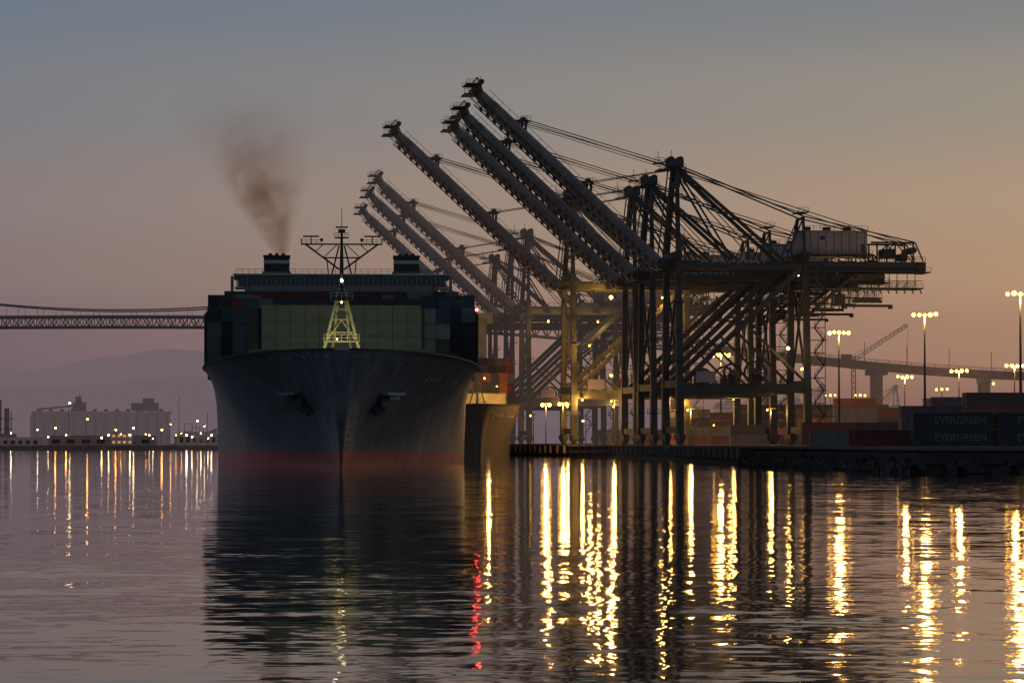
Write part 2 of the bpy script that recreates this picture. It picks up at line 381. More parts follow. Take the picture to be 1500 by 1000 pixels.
    mb.cyl((c.x+1.2,-3.6,c.z+2),(c.x+1.2,3.6,c.z+2),.6,dk); mb.beam((c.x+1.6,2,c.z+1),(c.x+1.6,2,c.z+4),.1,.1,dk)
    mb.beam((c.x-1,0,c.z+1.4),(c.x+.6,0,c.z+3.4),.3,.3,dk); mb.beam((c.x+2,0,c.z-.2),(c.x+.6,0,c.z+3.4),.3,.3,dk)
    for sy in (-1,1):
        a=(-.6,1.8*sy,67.2); 
        mb.beam(a,bp(Ln*.78,3.3*sy,3.0),.2,.2,dk)
        mb.beam((a[0],a[1],66.4),bp(Ln*.78,3.3*sy,2.5),.14,.14,dk)
        mb.beam((a[0],a[1],66),bp(Ln*.43,3.3*sy,3.0),.2,.2,dk)
    mb.box((-3,0,43.2),(2.2,9.2,2.4),dk)
    P['raised_boom']=mb
    return {k:m.mesh(k+'_'+lv) for k,m in P.items()}
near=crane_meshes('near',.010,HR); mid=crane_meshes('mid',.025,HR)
lit=crane_meshes('lit',.03,HR,(0.095,0.09,0.055)); far=crane_meshes('far',.15,(0.155,0.11,0.10)); dist=crane_meshes('distant',.55,(0.19,0.125,0.105))  # 'lit' set: work-light glow put into a lighter, yellower leg colour
bulb=emit('sodium_bulb',(1,.47,.035),26); wbulb=emit('white_bulb',(1,.66,.16),24)
letter=mat('letter_paint',(0.30,0.29,0.28),nvar=.1)
letter_y=mat('letter_paint_yard',(0.14,0.135,0.13),nvar=.1)
letter_d=mat('letter_paint_girder',(0.36,0.35,0.34),nvar=.1)
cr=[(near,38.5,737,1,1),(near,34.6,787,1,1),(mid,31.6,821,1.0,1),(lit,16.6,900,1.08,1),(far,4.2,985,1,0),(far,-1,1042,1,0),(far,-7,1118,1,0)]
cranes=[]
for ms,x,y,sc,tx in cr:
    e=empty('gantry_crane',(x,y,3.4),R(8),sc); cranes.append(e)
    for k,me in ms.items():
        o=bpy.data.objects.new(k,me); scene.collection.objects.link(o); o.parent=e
    if tx: text('girder_lettering','EVERGREEN',3.0,(14,-4.0,43.0),letter_d,e,bold=.05)
Y1=(1,.50,.13)
def cranelights(c,pts,pw):
    mb=MB()
    for i,(u,y,z,r,p) in enumerate(pts):
        mb.ball((u,y,z),r,bulb); mb.box((u,y,z+r+.15),(.7,.6,.25),MATS['crane_steel_near'])
        if p: lamp('work_light_glow','POINT',(u,y-.6,z-r-.3),pw*p,Y1,c,size=.4)
    mb.obj('work_lights',c)
cranelights(cranes[3],[(10,-9.8,39.5,.5,1),(24,-9.8,39.5,.25,.5),(4,-10.6,26.5,.22,.5),(16,-10.4,12.0,.3,.9),(2,-10.4,12.0,.25,.6),(29,-10.2,12,.25,.6)],6000)
cranelights(cranes[4],[(6,-10,39,.25,.7),(22,-10,39,.25,.7),(12,-10.4,12,.3,1),(27,-10.4,12,.25,.6)],6000)
cranelights(cranes[2],[(25,-9.9,24,.2,.25),(26,-10,12,.18,.3)],5000)
mb=MB(); mb.ball((26,-10.3,23),.4,wbulb); mb.ball((28.6,-10.3,40.3),.12,wbulb); mb.obj('work_light',cranes[0])
lamp('work_light_glow','POINT',(26,-11,22.3),900,Y1,cranes[0])

# ---------------------------------------------------------------- lamp masts
pole=mat('pole_steel',(0.07,0.06,0.055))
def mast(x,y,hgt=30.5,n=4,r=.42,b=None,wd=2.6,pw=0):
    e=empty('high_mast_lamp',(x,y,3.4)); mb=MB()
    mb.cyl((0,0,0),(0,0,hgt),.38,pole,.16,8)
    mb.box((0,0,.3),(1.2,1.2,.6),pole); mb.beam((-wd,0,hgt),(wd,0,hgt),.2,.25,pole); mb.beam((0,-1.5,hgt),(0,1.5,hgt),.2,.25,pole)
    for k in range(n):
        u=-wd+2*wd*k/(n-1); mb.box((u,.2,hgt+.1),(.7,.6,.5),pole)
    mb.obj('pole',e); mb=MB()
    random.seed(int(x*7+y))
    for k in range(n):
        u=-wd+2*wd*k/(n-1); mb.ball((u,-.45,hgt+random.uniform(-.25,.2)),r*random.uniform(.85,1.15),b or bulb)
    mb.obj('floodlights',e)
    if pw: lamp('flood_glow','POINT',(0,-.6,hgt-1.3),pw,Y1,e,size=1)
for x,y in ((96.5,718),(89.2,838),(102.5,619)): mast(x,y,n=5,r=.46,pw=8000)
mast(71.7,1055,n=5,r=.6,pw=20000)
for x,y in ((187,1285),(195.5,1195),(179,1400)): mast(x,y,n=4,r=.65,wd=3.2,pw=16000)
for x,y in ((242,1730),(243,1570),(47.5,1378),(202,1950),(221,1950)): mast(x,y,n=3,r=.6,wd=3)
def quaylamp(x,y,h,b=None,r=.45,n=1,pw=0):
    e=empty('quay_lamp',(x,y,3.4)); mb=MB(); mb.cyl((0,0,0),(0,0,h),.16,pole,.1,8); mb.beam((-1 if n==1 else -1.2,0,h),(1.2,0,h),.15,.15,pole); mb.box((0,0,h+.1),(.8,.6,.3),pole); mb.obj('pole',e)
    mb=MB(); 
    for k in range(n): mb.ball((-1.0+2*k/max(1,n-1) if n>1 else -.9,-.2,h-.35),r,b or bulb)
    mb.obj('bulb',e)
    if pw: lamp('glow','POINT',(0,-.5,h-1),pw,Y1,e,size=.5)
quaylamp(9.6,870,11.6,n=2,r=.5,pw=6000); quaylamp(14.5,872,11.8,n=2,r=.5,pw=6000); quaylamp(6.4,920,9,r=.25); quaylamp(-7.9,940,15,r=.35)
quaylamp(30,900,13,r=.3,pw=3000); quaylamp(41,800,12,r=.2,b=wbulb,pw=2000); quaylamp(64,760,9,r=.2,pw=2000); quaylamp(60,900,6,r=.2)
quaylamp(24,1000,8,r=.3,b=wbulb); quaylamp(75,1000,7,r=.3); quaylamp(50,860,10,r=.25,pw=5000); quaylamp(84,880,22,r=.35,pw=6000); quaylamp(36,1060,9,r=.3,pw=5000)
for x,y,h in ((95,1150,8),(120,1100,9),(140,1250,9),(160,1300,7),(185,1500,9)): quaylamp(x,y,h,r=.4)

# ---------------------------------------------------------------- containers
CC={'maroon':(.13,.03,.025),'rust':(.22,.06,.03),'green':(.022,.05,.033),'navy':(.025,.035,.07),'grey':(.13,.13,.135),'teal':(.03,.08,.09),'dark':(.03,.03,.034),'white':(.4,.38,.36)}
def cmats(pre,haze,names,hc=HR): return [mat('container_%s_%s'%(n,pre),CC[n],haze=haze,hcol=hc,nscale=.6,nvar=.25) for n in names]
def container(mb,x,y,z,along,m,L=12.1):
    d=(L,2.38,2.5) if along=='x' else (2.34,L,2.5)
    mb.box((x,y,z+1.28),d,m)
    if along=='x':
        yf=y-d[1]/2
        for k in range(int(L/1.0)):
            mb.box((x-L/2+.6+k*1.0,yf-.03,z+1.28),(.45,.07,2.2),m)
        mb.box((x,yf-.03,z+.1),(L,.1,.16),m); mb.box((x,yf-.03,z+2.47),(L,.1,.14),m)
        for s in (-1,1): mb.box((x+s*(L/2-.08),yf-.04,z+1.28),(.16,.12,2.55),m)
    else:
        yf=y-L/2
        for s in (-1,1):
            mb.box((x+s*1.12,yf-.04,z+1.28),(.14,.12,2.55),m)
            for q in (.3,.75): mb.box((x+s*q,yf-.05,z+1.28),(.05,.07,2.3),m)
        mb.box((x,yf-.04,z+.1),(2.3,.1,.18),m); mb.box((x,yf-.04,z+2.45),(2.3,.1,.16),m)
def stack(x0,x1,y,hmin,hmax,ms,seed,rows=1,z0=3.42):
    random.seed(seed); mb=MB(); x=x0+6
    while x<x1:
        for r in range(rows):
            h=random.randint(hmin,hmax)
            for k in range(h): container(mb,x+random.uniform(-.1,.1),y+r*2.7,z0+k*2.6,'x',random.choice(ms))
        x+=12.6
    return mb.obj('container_stack')
nm=cmats('yard_near',0,['dark','green','navy','dark'])
st=stack(61.4,99,470,2,2,nm,1,rows=2)
for zx in (0,1):
    for k in range(3): text('side_lettering','EVERGREEN',1.5,(67.4+12.6*k+1,468.62,4.75+2.6*zx),letter_y,st,bold=.02)
stack(52.8,65,482,1,1,cmats('yn2',0,['maroon']),2); stack(50.5,58,520,1,2,cmats('yn3',0,['grey']),2)
ym=cmats('yard_mid',.03,['rust','maroon','dark','green','navy','maroon','dark'])
stack(76,112,600,3,4,ym,3,2); stack(66,96,700,2,4,ym,4,2); stack(90,130,660,3,5,ym,9,2)
yf=cmats('yard_far',.10,['rust','maroon','rust','grey','dark','grey'])
stack(46,94,900,2,4,yf,5); stack(90,150,860,3,5,yf,6); stack(60,200,1000,3,5,yf,7); stack(30,80,1080,2,4,yf,8)
stack(56,84,790,1,3,yf,11); stack(150,270,1150,4,6,yf,12); stack(100,300,1400,4,6,yf,13)

def building(name,x,y,wd,dp,h,m,wm_,z0=3.4,floors=2,bays=8):
    e=empty(name,(x,y,z0)); mb=MB(); mb.box((0,0,h/2),(wd,dp,h),m); mb.box((0,0,h+.2),(wd+.6,dp+.6,.4),m); mb.obj('walls',e)
    mb=MB()
    for f in range(floors):
        for b_ in range(bays):
            mb.box((-wd/2+(b_+.5)*wd/bays,-dp/2-.03,(f+.5)*h/floors),(wd/bays*.55,.1,h/floors*.4),wm_)
    mb.obj('windows',e); return e
winlit=emit('window_lit',(1,.45,.12),.6); windark=mat('window_dark',(0.02,0.02,0.025),rough=.2)
building('terminal_office',126,760,16,10,11,mat('office_wall',(.25,.2,.17),haze=.1,hcol=HR),windark,floors=3)

# ---------------------------------------------------------------- container ship (bow on)
ship=empty('container_ship',(-26.2,472,0),R(3.18))
hm=bpy.data.materials.new('hull_paint'); hm.use_nodes=True; nt=hm.node_tree; N=nt.nodes; L=nt.links; b=N['Principled BSDF']; b.inputs['Roughness'].default_value=.42; b.inputs['Specular IOR Level'].default_value=.5
t=N.new('ShaderNodeTexCoord'); sp=N.new('ShaderNodeSeparateXYZ'); L.new(t.outputs['Object'],sp.inputs[0])
mp=N.new('ShaderNodeMapping'); mp.inputs['Scale'].default_value=(1,1,.12); L.new(t.outputs['Object'],mp.inputs[0])
n1=N.new('ShaderNodeTexNoise'); n1.inputs['Scale'].default_value=.6; n1.inputs['Detail'].default_value=7; L.new(mp.outputs[0],n1.inputs['Vector'])
c1=N.new('ShaderNodeValToRGB'); c1.color_ramp.elements[0].position=.3; c1.color_ramp.elements[1].position=.72
c1.color_ramp.elements[0].color=(.062,.084,.10,1); c1.color_ramp.elements[1].color=(.17,.195,.21,1); L.new(n1.outputs['Fac'],c1.inputs[0])
c2=N.new('ShaderNodeValToRGB'); c2.color_ramp.elements[0].position=.35; c2.color_ramp.elements[1].position=.7
c2.color_ramp.elements[0].color=(.36,.045,.04,1); c2.color_ramp.elements[1].color=(.50,.09,.075,1); L.new(n1.outputs['Fac'],c2.inputs[0])
gt=N.new('ShaderNodeMath'); gt.operation='GREATER_THAN'; gt.inputs[1].default_value=2.6; L.new(sp.outputs['Z'],gt.inputs[0])
mx=N.new('ShaderNodeMix'); mx.data_type='RGBA'; L.new(gt.outputs[0],mx.inputs[0]); L.new(c2.outputs[0],mx.inputs[6]); L.new(c1.outputs[0],mx.inputs[7]); L.new(mx.outputs[2],b.inputs['Base Color'])
bn=N.new('ShaderNodeBump'); bn.inputs['Strength'].default_value=.35; bn.inputs['Distance'].default_value=.25; n3=N.new('ShaderNodeTexNoise'); n3.inputs['Scale'].default_value=.35; n3.inputs['Detail'].default_value=2; L.new(t.outputs['Object'],n3.inputs['Vector']); L.new(n3.outputs['Fac'],bn.inputs['Height']); L.new(bn.outputs[0],b.inputs['Normal'])
def ztop(s): return 18.3 if s<16 else (18.3-1.7*min(1,(s-16)/50))
def half(s,z,zt=None):
    zt=zt or ztop(s); t=max(0,min(1,z/zt))
    xw=min(1,s/125); Bw=.3+23.3*(1-(1-xw)**2.0)*(min(1,s/50)**.75)
    xd=min(1,s/68); Bd=.5+23.5*(1-(1-xd)**2.2)**.80
    ex=1.25+1.0*min(1,s/60)
    return Bw+(Bd-Bw)*t**ex
def stem(z,zt): return 6.5*(1-max(0,z)/zt)**1.3
S=[0,.4,1,2,3.5,5.5,8,11,15,20,26,33,41,50,60,70,82,95,110,130,160,200,250,300]
Z=[-2,0]+[i/18 for i in range(1,19)]
def hull(S,half,ztop,m,name,parent,stem=stem):
    mb=MB(); vs=[];fs=[]; nz=len(Z)
    for sd in (-1,1):
        base=len(vs)
        for s in S:
            zt=ztop(s)
            for q in Z:
                z=q if q<=0 else q*zt
                y=s+stem(z,zt)*max(0,1-s/60)
                vs.append((sd*(half(s,max(z,0)) if s>0 else .12),y,z))
        for i in range(len(S)-1):
            for j in range(nz-1):
                a=base+i*nz+j; q=(a,a+nz,a+nz+1,a+1); fs.append(q if sd>0 else q[::-1])
    H_=len(S)*nz
    for j in range(nz-1): fs.append((j,j+H_,j+H_+1,j+1))
    for i in range(len(S)-1):
        a=(i+1)*nz-1; fs.append((a,a+nz,a+nz+H_,a+H_))
    e=(len(S)-1)*nz
    for j in range(nz-1): fs.append((e+j,e+j+1,e+j+1+H_,e+j+H_))
    mb.add(vs,fs,m); o=mb.obj(name,parent,smooth=True)
    return o
ho=hull(S,half,ztop,hm,'hull',ship)
md=ho.modifiers.new('es','EDGE_SPLIT'); md.split_angle=R(50)
darkp=mat('ship_dark',(0.03,0.03,0.032)); whitep=mat('ship_white',(0.42,0.42,0.41),nvar=.1); yel=mat('mast_yellow',(0.74,0.67,0.32),nvar=.12)
mb=MB()
for sd in (-1,1):
    z=10.6; s=next(k*.1 for k in range(5,700) if half(k*.1,z)>=7.0); yy=s+stem(z,18.3)*(1-s/60)-1.5
    mb.beam((sd*6.2,yy-2.2,z+1.1),(sd*9.0,yy+1.2,z+1.1),3.0,.35,whitep if sd>0 else hm)  # white on one side only: lit patch above the anchor, put in as colour
    if sd>0: mb.box((8.3,yy-.6,z+.6),(1.9,.5,.9),whitep)
    mb.beam((sd*5.6,yy-2.4,z-.5),(sd*8.4,yy+2.4,z-.3),1.6,2.4,darkp)
    mb.beam((sd*5.2,yy-2.8,z-1.4),(sd*7.6,yy-.6,z+.5),.45,.45,darkp)
    mb.beam((sd*3.9,yy-2.9,z-.2),(sd*5.3,yy-2.7,z-2.0),.7,.8,darkp); mb.beam((sd*6.8,yy-2.0,z-1.2),(sd*5.2,yy-2.8,z-2.0),.7,.8,darkp)
mb.obj('anchors',ship)
mb=MB()
pr=None
for s in S[1:17]:
    zt=ztop(s); h=half(s,zt)
    if pr:
        for sd in (-1,1): mb.beam((sd*pr[0],pr[1],pr[2]),(sd*h,s,zt+.1),.35,.3,darkp)
    pr=(h,s,zt+.1)
for s in (1.2,3,5.5,9,14):
    for sd in (-1,1):
        z=ztop(s)-1.1; h=half(s,z); mb.box((sd*(h+.03),s+stem(z,18.3)*(1-s/60)-.1,z),(.9,.25,.35),mat('fairlead_steel',(.22,.21,.19)))
for sd in (-1,1):
    for k in range(6):
        z=3+k*1.0; s=3; h=half(s,z); mb.box((sd*(h+.08),s+stem(z,18.3)*(1-s/60)-.15,z),(.22,.06,.35),letter)
mb.obj('bulwark_fittings',ship)
def hull_pt(s,z): return (half(s,z), s+stem(z,ztop(s))*max(0,1-s/60))
nm_l='EVER STAR'
letter_b=mat('letter_paint_bow',(0.42,0.42,0.42),nvar=.1)
for sd in (-1,1):
    for i,ch in enumerate(nm_l):
        if ch==' ': continue
        s=26+i*2.3; s=s if sd>0 else 26+(len(nm_l)-1-i)*2.3
        z=14.2; x,y=hull_pt(s,z); x2,y2=hull_pt(s+1,z); x3,_=hull_pt(s,z+.5)
        tan=Vector((sd*(x2-x),y2-y,0)).normalized()
        if sd<0: tan=-tan
        up=Vector((sd*(x3-x),0,.5)); up=(up-tan*up.dot(tan)).normalized(); nn=tan.cross(up)
        o=text('bow_name_letter',ch,1.7,(0,0,0),letter_b,ship,bold=.03)
        M=Matrix((tan,up,nn)).transposed().to_4x4(); M.translation=Vector((sd*x,y,z))+nn*.3
        o.matrix_basis=M
mb=MB(); Y=13
for sd in (-1,1):
    mb.beam((sd*3.0,Y,17.6),(sd*.85,Y,26.4),.7,.5,yel,.5,.35); mb.beam((sd*1.6,Y+3,17.6),(sd*.6,Y+.6,26.4),.35,.35,yel)
    mb.beam((sd*2.3,Y,20.1),(0,Y,23.3),.16,.16,yel)
for z,h in ((21.4,2.0),(23.4,1.5),(25,1.1)): mb.beam((-h,Y,z),(h,Y,z),.2,.2,yel)
mb.box((0,Y+.3,19.9),(5.6,2.4,.15),yel); mb.rail((-2.8,Y-.9,20),(2.8,Y-.9,20),yel,step=.9,h=1.0,t=.08)
mb.box((0,Y,26.5),(3.4,2,.2),darkp); mb.rail((-1.7,Y-1,26.6),(1.7,Y-1,26.6),whitep,step=.8,h=1,t=.08)
mb.beam((0,Y,26.6),(0,Y,31.4),.4,.4,darkp,.2,.2); mb.beam((-1.2,Y,28.6),(1.2,Y,28.6),.2,.2,darkp); mb.beam((0,Y,31.4),(0,Y,33),.1,.1,darkp)
mb.beam((-.8,Y,27),(0,Y,29.8),.15,.15,whitep); mb.beam((.8,Y,27),(0,Y,29.8),.15,.15,whitep)
mb.box((0,Y-.3,28.9),(.5,.5,.5),darkp)
mb.obj('foremast',ship)
mb=MB(); mb.ball((0,Y-.5,29.6),.2,emit('mast_lamp_white',(1,.9,.6),30)); mb.ball((-1.6,9,18.7),.12,wbulb); mb.ball((1.6,9,18.7),.12,wbulb); mb.ball((0,Y+1.4,26.2),.15,wbulb); mb.ball((-.7,Y-.7,20.3),.1,wbulb); mb.obj('mast_lamps',ship)
lamp('foredeck_flood','POINT',(-1.6,8.6,18.7),200,(1,.87,.52),ship,size=.12); lamp('foredeck_flood_b','POINT',(1.6,8.6,18.7),200,(1,.87,.52),ship,size=.12)
lamp('mast_flood','SPOT',(0,Y+1.6,26.2),2700,(1,.97,.55),ship,aim=(0,50,20),cone=75,size=.15)
mb=MB(); mb.box((0,26,17.6),(30,.3,3),hm); mb.box((-6,11,17.9),(1.6,2,1.6),darkp); mb.box((6,11,17.9),(1.6,2,1.6),darkp); mb.obj('breakwater',ship)
def bay(s,ncol,tiers,ms,seed,z0=17.4,skip=None):
    random.seed(seed); mb=MB()
    for c in range(ncol):
        x=(c-(ncol-1)/2)*2.46; tt=tiers
        if skip: tt+=skip(c,ncol)
        col=random.choice(ms)
        for k in range(tt):
            if random.random()<.6: col=random.choice(ms)
            container(mb,x,s+6.05,z0+k*2.6,'y',col)
    return mb
gg=[mat('container_sage_deck',(.155,.17,.125),nscale=.4,nvar=.12),mat('container_sage_b',(.15,.165,.122),nscale=.4,nvar=.12)]
dm=cmats('deck',0,['maroon','navy','dark','dark','grey','teal','maroon'])
db=cmats('deck_b',0,['navy','dark','grey','teal'])
bay(48,11,4,gg,21,z0=16.9).obj('deck_bay_1',ship)
bay(49.5,15,4,db,22,z0=16.4).obj('deck_bay_1b',ship)
bay(64,19,4,db,23,z0=17.2).obj('deck_bay_2',ship)
bay(79,20,5,dm,24,z0=16.8,skip=lambda c,n:-1 if c in(0,n-1) else 0).obj('deck_bay_3',ship)
bay(94,20,6,dm,25,z0=15.6).obj('deck_bay_4',ship)
bay(108,18,6,dm,26,z0=17.0).obj('deck_bay_5',ship)
mb=MB()
for k in range(6): 
    mb.box((0,78+k*14.2,17),(47,1,2.0),darkp)
    for sd in (-1,1): mb.box((sd*23.9,78+k*14.2,22),(.5,1,11),darkp)
mb.obj('lashing_bridges',ship)
mb=MB(); Y=226
sh=mat('deckhouse_paint',(0.17,0.16,0.165),nvar=.15); wing=mat('wing_green',(0.04,0.10,0.08))
mb.box((0,Y+7,28),(41,14,23.5),sh)
mb.box((0,Y+5,38.2),(44,9,2.4),sh)
mb.box((0,Y+4.2,41.6),(48.9,7.4,.9),wing); mb.box((0,Y+4.2,42.2),(49.3,7.8,.3),whitep)
mb.box((0,Y+4,39.2),(48.5,7,.35),whitep)
for k in range(44):
    x=-23.7+k*47.4/43; mb.box((x,Y+.55,40.3),(.28,.2,2.0),sh)
mb.box((0,Y+1.2,40.3),(47,.5,1.8),windark)
for k in range(16):
    x=-19+k*38/15; mb.box((x,Y-.05,36.8),(1.0,.12,1.0),windark); mb.box((x,Y-.05,34),(1.0,.12,1.0),windark)
mb.rail((-24,Y+.6,42.3),(24,Y+.6,42.3),darkp,step=1.5)
mb.box((-24.9,Y+3,40),(.5,5,3.6),sh); mb.box((24.9,Y+3,40),(.5,5,3.6),sh)
mb.obj('deckhouse',ship)
mb=MB()
for sd in (-1,1):
    x=sd*16; y=288
    mb.box((x,y,36),(7,10,20),sh); mb.box((x,y,47.2),(6.2,8,5.0),darkp); mb.box((x,y,48.4),(6.3,8.1,.8),whitep)
    mb.box((x,y,49.9),(6.6,8.4,.35),darkp)
    for k in (-1.6,0,1.6): mb.cyl((x+k,y-1,50),(x+k,y-1,50.7),.45,darkp)
mb.obj('funnels',ship)
mb=MB(); Y=230
mb.beam((0,Y,42),(0,Y,52.6),1.0,1.0,darkp,.5,.5); mb.beam((0,Y,52.6),(0,Y,57.5),.14,.14,darkp)
for sd in (-1,1):
    mb.beam((sd*2.3,Y,42.2),(sd*.6,Y,49),.35,.35,darkp)
    mb.beam((sd*.5,Y,43.5),(sd*8.3,Y,49.3),.35,.4,darkp); mb.beam((sd*3,Y,42.4),(sd*3.4,Y,46),.25,.25,darkp)
    mb.beam((0,Y,49.3),(sd*9.3,Y,49.3),.3,.35,darkp); mb.beam((0,Y,46.2),(sd*4.2,Y,46.2),.3,.3,darkp)
    mb.beam((sd*4.2,Y,46.2),(sd*1,Y,49.3),.2,.2,darkp); mb.beam((sd*6,Y,47.6),(sd*4.2,Y,49.3),.2,.2,darkp)
    mb.rail((sd*4.5,Y,49.4),(sd*9.3,Y,49.4),darkp,step=1.1,h=.9)
    mb.beam((sd*7,Y,49.3),(sd*7,Y,51),.25,.25,darkp); mb.beam((sd*5.2,Y-.3,51.1),(sd*8.8,Y+.3,51.1),.3,.35,darkp)
    mb.cyl((sd*9.2,Y,49.3),(sd*9.2,Y,50.6),.12,darkp); mb.ball((sd*4.6,Y,50.3),.4,darkp)
mb.box((0,Y,50.8),(3.2,2.4,.2),darkp); mb.rail((-1.6,Y-1.2,50.9),(1.6,Y-1.2,50.9),darkp,step=.8,h=.9); mb.box((0,Y,52.3),(1.6,1.2,.8),darkp)
mb.beam((-1.4,Y,53.2),(1.4,Y,53.2),.3,.35,darkp)
mb.obj('radar_mast',ship)
mb=MB(); mb.ball((24.95,94,28.5),.22,emit('nav_red',(1,.03,.02),260)); mb.box((24.7,94.6,28.5),(.6,.5,.8),darkp); mb.obj('port_sidelight',ship)

# smoke plume
sm=bpy.data.materials.new('funnel_smoke'); sm.use_nodes=True; nt=sm.node_tree; N=nt.nodes; L=nt.links; N.clear()
out=N.new('ShaderNodeOutputMaterial'); ab=N.new('ShaderNodeVolumeAbsorption'); ab.inputs[0].default_value=(.45,.28,.17,1); L.new(ab.outputs[0],out.inputs['Volume'])
t=N.new('ShaderNodeTexCoord'); sp=N.new('ShaderNodeSeparateXYZ'); L.new(t.outputs['Object'],sp.inputs[0])
def M(op,a,b_=None,clamp=False):
    n=N.new('ShaderNodeMath'); n.operation=op; n.use_clamp=clamp
    for i,v in enumerate((a,b_)):
        if v is None: continue
        if isinstance(v,(int,float)): n.inputs[i].default_value=v
        else: L.new(v,n.inputs[i])
    return n.outputs[0]
ns=N.new('ShaderNodeTexNoise'); ns.inputs['Scale'].default_value=.13; ns.inputs['Detail'].default_value=5; ns.inputs['Distortion'].default_value=.9; L.new(t.outputs['Object'],ns.inputs['Vector'])
nb=N.new('ShaderNodeTexNoise'); nb.inputs['Scale'].default_value=.06; L.new(t.outputs['Object'],nb.inputs['Vector'])
zz=sp.outputs['Z']
cx=M('ADD',M('MULTIPLY',zz,-.25),M('MULTIPLY',M('SUBTRACT',nb.outputs['Fac'],.5),M('MULTIPLY',zz,.4)))
r=M('ADD',M('MULTIPLY',zz,.54),2.2)
dx=M('SUBTRACT',sp.outputs['X'],cx)
dist_=M('SQRT',M('ADD',M('MULTIPLY',dx,dx),M('MULTIPLY',sp.outputs['Y'],sp.outputs['Y'])))
fall=M('SUBTRACT',1,M('DIVIDE',dist_,r),True)
nf=M('MULTIPLY',M('SUBTRACT',ns.outputs['Fac'],.33,True),5.2)
fade=M('POWER',M('SUBTRACT',1,M('DIVIDE',zz,48),True),2.3)
dens=M('MULTIPLY',M('MULTIPLY',fall,nf),M('MULTIPLY',fade,M('DIVIDE',4.4,M('ADD',r,6))))
L.new(dens,ab.inputs['Density'])
mb=MB(); vs=[];n_=14
for z,xc,rr in ((0,0,2.4),(8,-2.4,8),(20,-6,15),(34,-9,23),(48,-12,30)):
    for k in range(n_):
        a=2*math.pi*k/n_; vs.append((xc+rr*math.cos(a),rr*math.sin(a),z))
fs=[(i*n_+k,i*n_+(k+1)%n_,(i+1)*n_+(k+1)%n_,(i+1)*n_+k) for i in range(4) for k in range(n_)]
fs+=[tuple(range(n_))[::-1],tuple(range(4*n_,5*n_))]
mb.add(vs,fs,sm); so_=mb.obj('smoke_plume'); 
Mw=Matrix.Rotation(R(3.18),4,'Z'); p=Vector((-26.2,472,0))+Mw@Vector((-15,287,50.6)); so_.location=p

# ---------------------------------------------------------------- second ship moored behind
s2=empty('moored_container_ship',(-8.5,852,0),R(7.2))
hm2=mat('moored_hull',(0.055,0.045,0.04),haze=.03,hcol=HR,stretch=.1)
def half2(s,z):
    t=min(1,max(0,z/15)); xw=min(1,s/70); Bw=.3+15.2*(1-(1-xw)**2)*(min(1,s/9)**.3); xd=min(1,s/35); Bd=.5+15.5*(1-(1-xd)**2.2)**.8
    return Bw+(Bd-Bw)*t**1.8
S2=[0,.5,1.5,3,5,8,12,17,23,30,40,55,80,120,180,240]
zt2=lambda s:14.8 if s<18 else 13.4
stem2=lambda z,zt:4*(1-max(0,z)/zt)
hull(S2,half2,zt2,hm2,'hull',s2,stem=stem2)
mb=MB(); cm2=cmats('moored',.05,['maroon','rust','dark','dark','grey'])
random.seed(31)
for bs_,nc,tt in ((30,9,4),(46,12,5),(62,13,6),(90,13,6)):
    for c in range(nc):
        for k in range(tt): container(mb,(c-(nc-1)/2)*2.46,bs_+6,13.6+k*2.6,'y',random.choice(cm2))
mb.obj('deck_containers',s2)
mb=MB(); lp=mat('moored_paint',(.45,.38,.22),haze=.05,hcol=HR)
mb.box((0,26,15.8),(20,.4,4.5),lp); mb.beam((0,10,14.8),(0,10,25),.6,.6,lp); mb.beam((-2.2,10,14.8),(0,10,22),.3,.3,lp); mb.beam((2.2,10,14.8),(0,10,22),.3,.3,lp)
mb.box((0,112,28),(28,12,30),lp); mb.box((0,110,43),(32,6,3),lp); mb.obj('mast_breakwater_house',s2)
mb=MB(); mb.ball((2,9.5,22),.22,bulb); mb.ball((7,22,20),.18,bulb); mb.obj('deck_lamps',s2)
lamp('deck_flood','POINT',(4,16,19.5),3500,(1,.55,.16),s2)
letter_m=mat('letter_paint_moored',(0.4,0.38,0.34),nvar=.1)
for i,ch in enumerate('EVER LEGION'):
    if ch==' ': continue
    def hp(s,z): return (half2(s,z), s+stem2(z,zt2(s))*max(0,1-s/60))
    s=4+i*1.45; z=11.6; x,y=hp(s,z); x2,y2=hp(s+1,z); x3,_=hp(s,z+.5)
    tan=Vector((x2-x,y2-y,0)).normalized(); up=Vector((x3-x,0,.5)); up=(up-tan*up.dot(tan)).normalized(); nn=tan.cross(up)
    o=text('bow_name_letter',ch,1.5,(0,0,0),letter_m,s2,bold=.03); Mx=Matrix((tan,up,nn)).transposed().to_4x4(); Mx.translation=Vector((x,y,z))+nn*.2; o.matrix_basis=Mx

